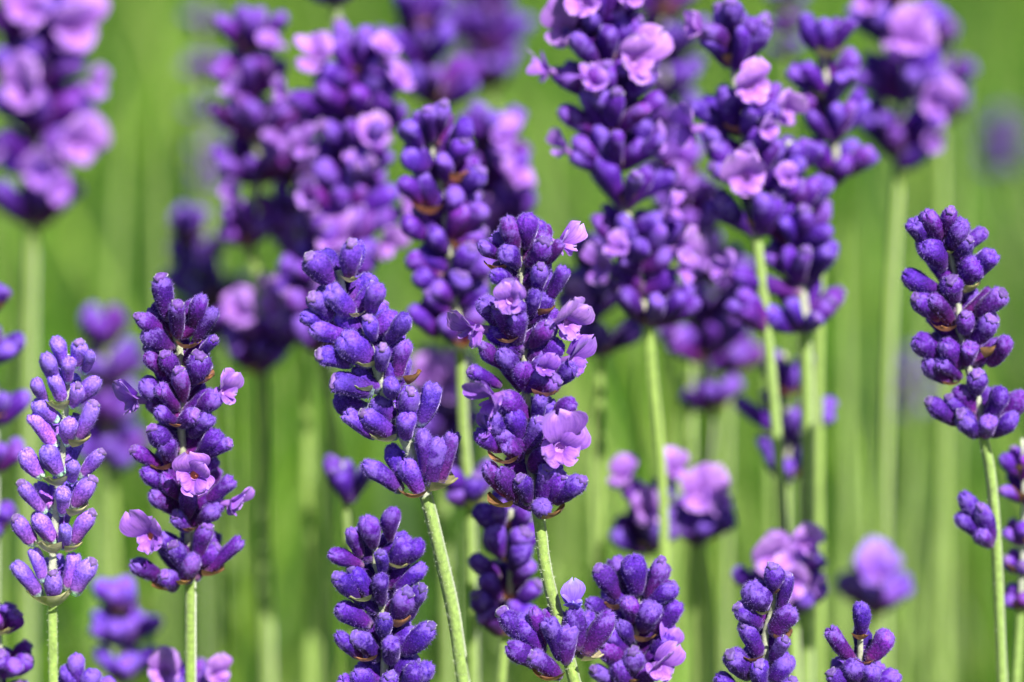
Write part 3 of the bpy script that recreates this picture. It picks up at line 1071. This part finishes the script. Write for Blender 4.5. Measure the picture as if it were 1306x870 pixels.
PK = (1.32, 1.32, 1.12)
spike('broad tall violet lavender spike with pink-lilac florets at its top, overlapping a shorter one',
      [(752, -40), (766, 60), (778, 150), (790, 230), (803, 290), (826, 415), (832, 480), (846, 640), (846, 870), (846, 950)], 0.024,
      [(0, 62), (40, 66), (85, 70), (130, 72), (172, 74), (215, 74), (262, 66), (330, 60), (412, 64)], 1, (1.05, .92, .95), stem_w=17, n=9,
      florets=[(722, 40, (-.4, .2, .9), 72, PK), (808, 78, (.4, .2, .9), 84, PK), (745, 5, (-.2, .5, .8), 64, PK), (800, 0, (.4, .5, .7), 60, PK),
               (868, 318, (.75, .1, .6), 56, PK), (770, 340, (-.6, 0, .8), 60), (868, 345, (.7, .1, .7), 50), (700, 90, (-.9, .2, .3), 50), (760, 110, (-.1, .6, .7), 50), (835, 180, (.8, .4, .4), 46), (720, 190, (-.7, .5, .5), 44), (790, 320, (-.2, .6, .7), 46), (855, 270, (.6, .6, .5), 50)])
spike('shadowed violet lavender spike half hidden behind the broad tall spike',
      [(752, 320), (758, 400), (764, 455), (766, 600), (764, 870), (764, 950)], 0.05,
      [(350, 50), (400, 56), (448, 60)], 1, (.9, .8, .9), stem_w=15, florets=[(742, 380, (-.5, .2, .8), 54)])
spike('blurred bluish lavender spike showing above the shoulder of the broad tall spike',
      [(845, -30), (848, 100), (850, 215), (858, 420), (862, 870), (862, 950)], 0.085,
      [(20, 44), (70, 48), (120, 50), (170, 50), (215, 50)], 2, (1.1, 1.1, 1.0), stem_w=16)
spike('blurred mauve lavender spike hanging low behind the broad tall spike',
      [(885, 270), (890, 380), (905, 520), (896, 640), (890, 870), (890, 950)], 0.065,
      [(310, 50), (360, 58), (410, 60), (455, 54), (520, 40)], 2, (1.2, .95, .95), stem_w=18, florets=[(900, 330, (.4, .3, .8), 50), (860, 420, (-.4, .2, .8), 44)])
spike('violet lavender spike with a crown whorl set apart above two big open florets',
      [(928, 20), (934, 75), (945, 160), (957, 240), (965, 302), (984, 480), (998, 660), (1004, 870), (1006, 950)], 0.025,
      [(84, 58), (170, 56), (240, 62), (296, 56)], 1, (1.0, .95, 1.0), stem_w=18, n=9,
      florets=[(956, 112, (.15, .15, 1), 66, PK), (950, 226, (-.05, .2, 1), 80, PK), (882, 165, (-.9, -.1, .5), 62), (998, 140, (.7, .1, .7), 64, PK), (890, 42, (-.7, .5, .5), 44, PK), (975, 165, (.5, .1, .8), 44)],
      buds=[(932, 8, 934, 48), (960, 30, 940, 62), (903, 40, 925, 66), (945, 376, 975, 412), (930, 392, 972, 414), (952, 398, 974, 420)])
spike('violet lavender spike with a cream collar of bracts, leaning against its crowned neighbour',
      [(1006, 180), (1015, 300), (1026, 424), (1030, 560), (1028, 870), (1028, 950)], 0.032,
      [(226, 44), (270, 48), (315, 52), (360, 52), (418, 52)], 1, (1.0, .92, 1.0), stem_w=20, bract='g', n=9,
      florets=[(925, 345, (-.7, .3, .6), 44), (1005, 230, (-.1, .4, .8), 40)])
spike('hazy violet lavender spike standing behind the crowned spike',
      [(1045, 25), (1056, 120), (1068, 225), (1052, 260), (1044, 480), (1046, 870), (1046, 950)], 0.036,
      [(70, 46), (125, 54), (175, 54), (228, 46)], 2, (1.15, 1.05, 1.05), stem_w=16, bract='g')
spike('blurred violet lavender spike with two bright open florets and forked lowest whorl',
      [(1138, -50), (1146, 60), (1150, 130), (1146, 210), (1134, 420), (1128, 640), (1126, 870), (1126, 950)], 0.065,
      [(0, 62), (60, 62), (125, 64), (196, 62)], 2, (1.0, .85, .95), width=36, stem_w=16,
      florets=[(1156, 55, (.1, .3, 1), 76, PK), (1190, 135, (.4, .2, .9), 66, PK), (1110, 8, (-.4, .4, .8), 56, PK), (1185, 185, (.4, .2, .9), 40)])
spike('faint mauve lavender spike at the edge of the blurred two-floret spike',
      [(1190, 10), (1198, 100), (1200, 160), (1202, 400), (1204, 870)], 0.10, [(60, 36), (110, 40), (150, 36)], 2, (1.25, 1.05, .95), stem_w=14)
spike('blurred mauve lavender spike with spaced whorls beside a shaggy violet cluster',
      [(322, 20), (318, 120), (330, 210), (318, 310), (334, 420), (342, 870), (344, 950)], 0.06,
      [(64, 50), (124, 54), (176, 56), (232, 60), (310, 44)], 2, (1.7, 1.3, 1.05), stem_w=17, n=8,
      florets=[(300, 255, (-.4, .4, .8), 46), (345, 60, (.2, .9, .5), 50), (300, 120, (-.5, .7, .5), 46), (350, 190, (.5, .7, .5), 50)])
spike('shaggy blurred violet lavender spike with rust bracts and pink florets',
      [(470, 50), (458, 140), (450, 220), (430, 320), (408, 430), (420, 520), (452, 700), (458, 870), (460, 950)], 0.045,
      [(100, 58), (145, 62), (190, 70), (235, 76), (280, 78), (325, 74), (370, 68), (410, 60), (446, 52)], 1, (1.35, 1.1, 1.05), width=33, stem_w=18, n=9,
      florets=[(402, 75, (-.3, .6, .7), 60, PK), (520, 262, (.6, .5, .6), 62, PK), (430, 310, (-.2, .8, .6), 62, PK), (490, 70, (.3, .8, .6), 54), (508, 110, (.6, .6, .5), 56), (488, 312, (.6, 0, .7), 54, PK), (360, 120, (-.7, .3, .5), 44), (455, 215, (.2, .8, .6), 50), (400, 250, (-.5, .2, .8), 54), (475, 180, (.3, .7, .6), 54, PK), (390, 190, (-.5, .4, .7), 50)])
spike('lavender stalk rising between the mauve spike and the shaggy cluster, its head above the picture',
      [(424, -60), (427, 4), (428, 60), (424, 200), (420, 500), (418, 870)], 0.05, [(0, 40)], 2, stem_w=15)
spike('blurred violet lavender top peeping over the shaggy cluster',
      [(518, 0), (540, 70), (552, 130), (560, 300), (562, 870)], 0.075, [(40, 48), (84, 56), (130, 54)], 2, (1.05, .95, 1.0), stem_w=16)
spike('dark hazy lavender spike behind the frosted-tip spike',
      [(236, 280), (252, 350), (266, 420), (276, 560), (282, 870)], 0.095, [(310, 38), (350, 44), (390, 46), (430, 46)], 2, (.8, .85, .9), stem_w=14)
spike('blurred lavender whorl carrying two rounded pink florets above dark buds',
      [(330, 420), (330, 472), (334, 620), (340, 870)], 0.07, [(440, 50), (474, 58)], 2, (1.5, 1.1, 1.0), stem_w=14,
      florets=[(308, 400, (-.2, .6, .8), 60, PK), (352, 398, (.2, .6, .8), 60, PK)])
spike('large blurred lavender spike full of pale pink florets',
      [(62, -60), (58, 60), (54, 160), (42, 285), (38, 420), (34, 870), (34, 950)], 0.075,
      [(-10, 84), (50, 86), (110, 88), (170, 88), (225, 84), (284, 66)], 2, (1.0, .85, .95), width=42, stem_w=18, n=9,
      florets=[(34, 18, (-.1, .4, .9), 76, PK), (92, 40, (.3, .3, .9), 84, PK), (34, 118, (-.2, .3, .9), 88, PK), (98, 186, (.4, .2, .9), 80, PK), (52, 222, (0, .2, 1), 60), (118, 110, (.8, .2, .6), 60), (70, 240, (.2, 0, .9), 54), (-10, 190, (-.5, .2, .8), 60)])
spike('violet lavender spike below the large pale one, cut by the picture edge, with blurred whorls',
      [(-14, 330), (-12, 420), (-8, 520), (-8, 690), (-10, 870)], 0.03, [(395, 26), (460, 36), (540, 44), (600, 36), (680, 34)], 2, (1.05, .85, .95), stem_w=14)
spike('hazy bluish-mauve lavender spike between the slender pale spike and the frosted-tip spike',
      [(128, 410), (138, 500), (142, 590), (146, 720), (150, 870)], 0.085, [(440, 42), (490, 46), (540, 48), (594, 46)], 2, (1.25, 1.15, 1.0), stem_w=14)
spike('soft blue lavender tip low beside the stem of the frosted-tip spike',
      [(150, 752), (154, 810), (158, 880), (158, 950)], 0.055, [(778, 34), (820, 42), (868, 42)], 2, (2.0, 3.0, 1.8), stem_w=14)
spike('low lavender head with two lilac florets either side of the frosted spike\'s stem',
      [(240, 842), (240, 900), (240, 960)], 0.025, [(900, 44)], 1, (1.0, .85, .95), stem_w=14,
      florets=[(212, 858, (-.3, .5, .8), 62, PK), (272, 862, (.4, .5, .8), 56, PK)])
spike('few violet buds just rising next to the slender pale spike\'s stem',
      [(104, 850), (104, 900), (104, 960)], 0.012, [(900, 38)], 1, BLUEISH, stem_w=13, n=7, buds=[(98, 842, 102, 882), (84, 856, 100, 890), (118, 862, 108, 892)])
spike('narrow lavender head with upright buds and a green bract cut by the picture edge',
      [(-4, 760), (0, 820), (0, 880), (0, 950)], 0.012, [(806, 30), (860, 34), (900, 34)], 1, (1.2, 1.0, 1.05), stem_w=12, bract='g')
spike('blurred violet lavender spike with a pink rounded floret peeping from behind the orange-bracted spike',
      [(624, 150), (634, 220), (640, 310), (645, 480), (648, 870)], 0.06, [(190, 50), (240, 54), (290, 56), (330, 52)], 2, (1.1, .9, .95), width=36, stem_w=16,
      florets=[(656, 226, (.4, .7, .6), 72, PK), (610, 300, (0, .7, .7), 70, (1.25, .95, 1.05)), (640, 180, (.2, .5, .8), 50)])
spike('faint violet lavender tops far behind the orange-bracted spike',
      [(616, -20), (622, 60), (626, 120), (630, 400), (632, 870)], 0.12, [(20, 50), (66, 54), (112, 46)], 2, (1.05, 1.0, 1.0), stem_w=14)
spike('blurred lavender whorl with a pair of pink hooded florets behind bare stems',
      [(822, 640), (826, 700), (830, 780), (832, 870), (832, 950)], 0.048, [(700, 46)], 1, (.9, .75, .9), width=34, n=7, stem_w=14,
      florets=[(796, 612, (-.35, .6, .7), 56, PK), (824, 652, (.1, .2, 1), 54, PK), (858, 606, (.3, .6, .7), 50, PK)])
spike('blurred lavender whorl with one broad lilac floret and a yellowing stem top',
      [(888, 640), (892, 694), (902, 760), (908, 870), (908, 950)], 0.052, [(690, 46)], 1, (.95, .8, .95), width=36, n=7, stem_w=15,
      florets=[(890, 634, (.1, .5, .8), 66, PK), (912, 640, (.5, .3, .8), 54)])
spike('blurred violet lavender whorls showing between the bare stems of two leaning spikes',
      [(1000, 450), (1004, 556), (1002, 620), (1002, 760), (1000, 870)], 0.05, [(500, 40), (558, 60), (608, 46)], 2, (.95, .8, .95), stem_w=14, n=7)
spike('blurred pale lilac lavender head with large ruffled florets behind the young indigo spike',
      [(1006, 680), (1010, 776), (1014, 880), (1016, 950)], 0.040, [(735, 40), (780, 56)], 1, (1.1, .9, .95), stem_w=18, n=7,
      florets=[(990, 712, (-.2, .3, .9), 70, PK), (1024, 694, (.3, .4, .8), 62, PK), (1006, 740, (.1, .2, 1), 66, PK), (1040, 752, (.7, .3, .5), 36)],
      buds=[(940, 732, 972, 756), (1048, 742, 1024, 776)])
spike('strongly blurred lone lavender head with a pale domed floret and yellow petal tip',
      [(1116, 690), (1116, 772), (1116, 870), (1116, 950)], 0.070, [(776, 50)], 1, (.95, .9, 1.0), width=40, n=7, stem_w=14,
      florets=[(1120, 738, (.1, .7, .7), 66, (.8, .85, 1.0))])
spike('pair of dark blurred lavender buds left of the compact indigo spike',
      [(436, 590), (440, 640), (446, 760), (450, 870)], 0.035, [], 1, (.8, .7, .9), stem_w=10, green=640, buds=[(422, 590, 440, 634), (440, 596, 444, 636, 1, -1), (470, 600, 448, 640), (432, 606, 442, 642)])
spike('blurred mauve lavender florets glowing between the leaning and the tall spike',
      [(556, 450), (560, 540), (566, 600), (572, 870)], 0.07, [(500, 50), (560, 54), (600, 40)], 2, (1.0, .7, .9), width=36, stem_w=14,
      florets=[(572, 490, (.2, .4, .8), 72, PK), (545, 480, (-.2, .4, .8), 56, PK), (590, 500, (.4, .4, .8), 50, PK)])
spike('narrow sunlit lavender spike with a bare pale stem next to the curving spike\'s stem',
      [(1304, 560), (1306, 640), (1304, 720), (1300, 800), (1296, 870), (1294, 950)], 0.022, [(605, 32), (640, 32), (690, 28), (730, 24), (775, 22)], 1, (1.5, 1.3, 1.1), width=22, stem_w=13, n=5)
spike('violet lavender head filling the gap between the mauve spike and the shaggy cluster',
      [(372, 150), (378, 230), (382, 330), (390, 500), (394, 870)], 0.07, [(190, 44), (235, 50), (280, 52), (330, 48)], 2, (1.5, 1.2, 1.05), stem_w=13, florets=[(362, 300, (-.3, .8, .6), 46)])
spike('soft purple lavender head peering out between the broad tall spike and the crowned spike',
      [(866, 200), (870, 260), (876, 300), (880, 500), (882, 870)], 0.06, [(230, 38), (268, 44), (306, 44)], 2, (1.4, 1.1, 1.05), stem_w=12, florets=[(868, 230, (.2, .8, .5), 44)])
spike('mauve lavender head in the haze low between the broad tall spike and bare stems',
      [(930, 330), (934, 400), (930, 470), (926, 620), (924, 870)], 0.08, [(370, 36), (420, 42), (470, 40)], 2, (1.6, 1.3, 1.05), stem_w=12)
for i, (x, y, off, hh) in enumerate([(1274, 185, .30, 34), (1162, 490, .20, 38), (256, 40, .17, 110), (1000, 10, .10, 60), (590, 20, .14, 60), (268, 210, .20, 34)]):
    spike('faint lavender head dissolving into the far green blur', [(x, y - hh), (x + 2, y + hh * .2), (x + 4, y + hh), (x + 6, y + 300), (x + 8, max(870, y + 400))], off,
          [(y - hh * .5, 20), (y, 24), (y + hh * .5, 24), (y + hh, 20)], 2, (1.3, 1.4, 1.0), width=16, stem_w=7, n=6, bsize=14, group='far blurred lavender heads')

# ------------------------------------------------------------------ bare stalks standing among the spikes
stalks = [(338, 300, 345, .075), (655, 430, 660, .12), (720, 470, 735, .10), (755, 470, 770, .06), (808, 430, 812, .07), (870, 480, 860, .09), (1080, 240, 1075, .13), (1180, 300, 1185, .14),
          (1235, 80, 1240, .18), (120, 620, 112, .11), (200, 140, 205, .16), (165, 30, 160, .2), (395, 480, 388, .10), (500, 700, 505, .13), (975, 420, 960, .08), (1100, 540, 1105, .10), (1060, 700, 1062, .15),
          (28, 290, 24, .10), (1200, 620, 1210, .12), (700, 120, 706, .2), (1160, 740, 1165, .18), (300, 620, 295, .14)]
for x0, y0, x1, off in stalks:
    x1 += rng.uniform(-45, 45)
    s = Lav('bare green stalk standing among the grass behind the flower heads', [(x0, y0), ((x0 * 2 + x1) / 3 + rng.uniform(-3, 3), y0 + (900 - y0) * .35), (x1, 900), (x1 + (x1 - x0) * .1, 960)], off, 600, 2,
            stem_w=rng.uniform(9, 15), group='bare stalks in the background')
    s.root.name = 'bare_stalk'
    s.root['category'] = 'stalk'
    s.finish_stem(y0, 0, True)
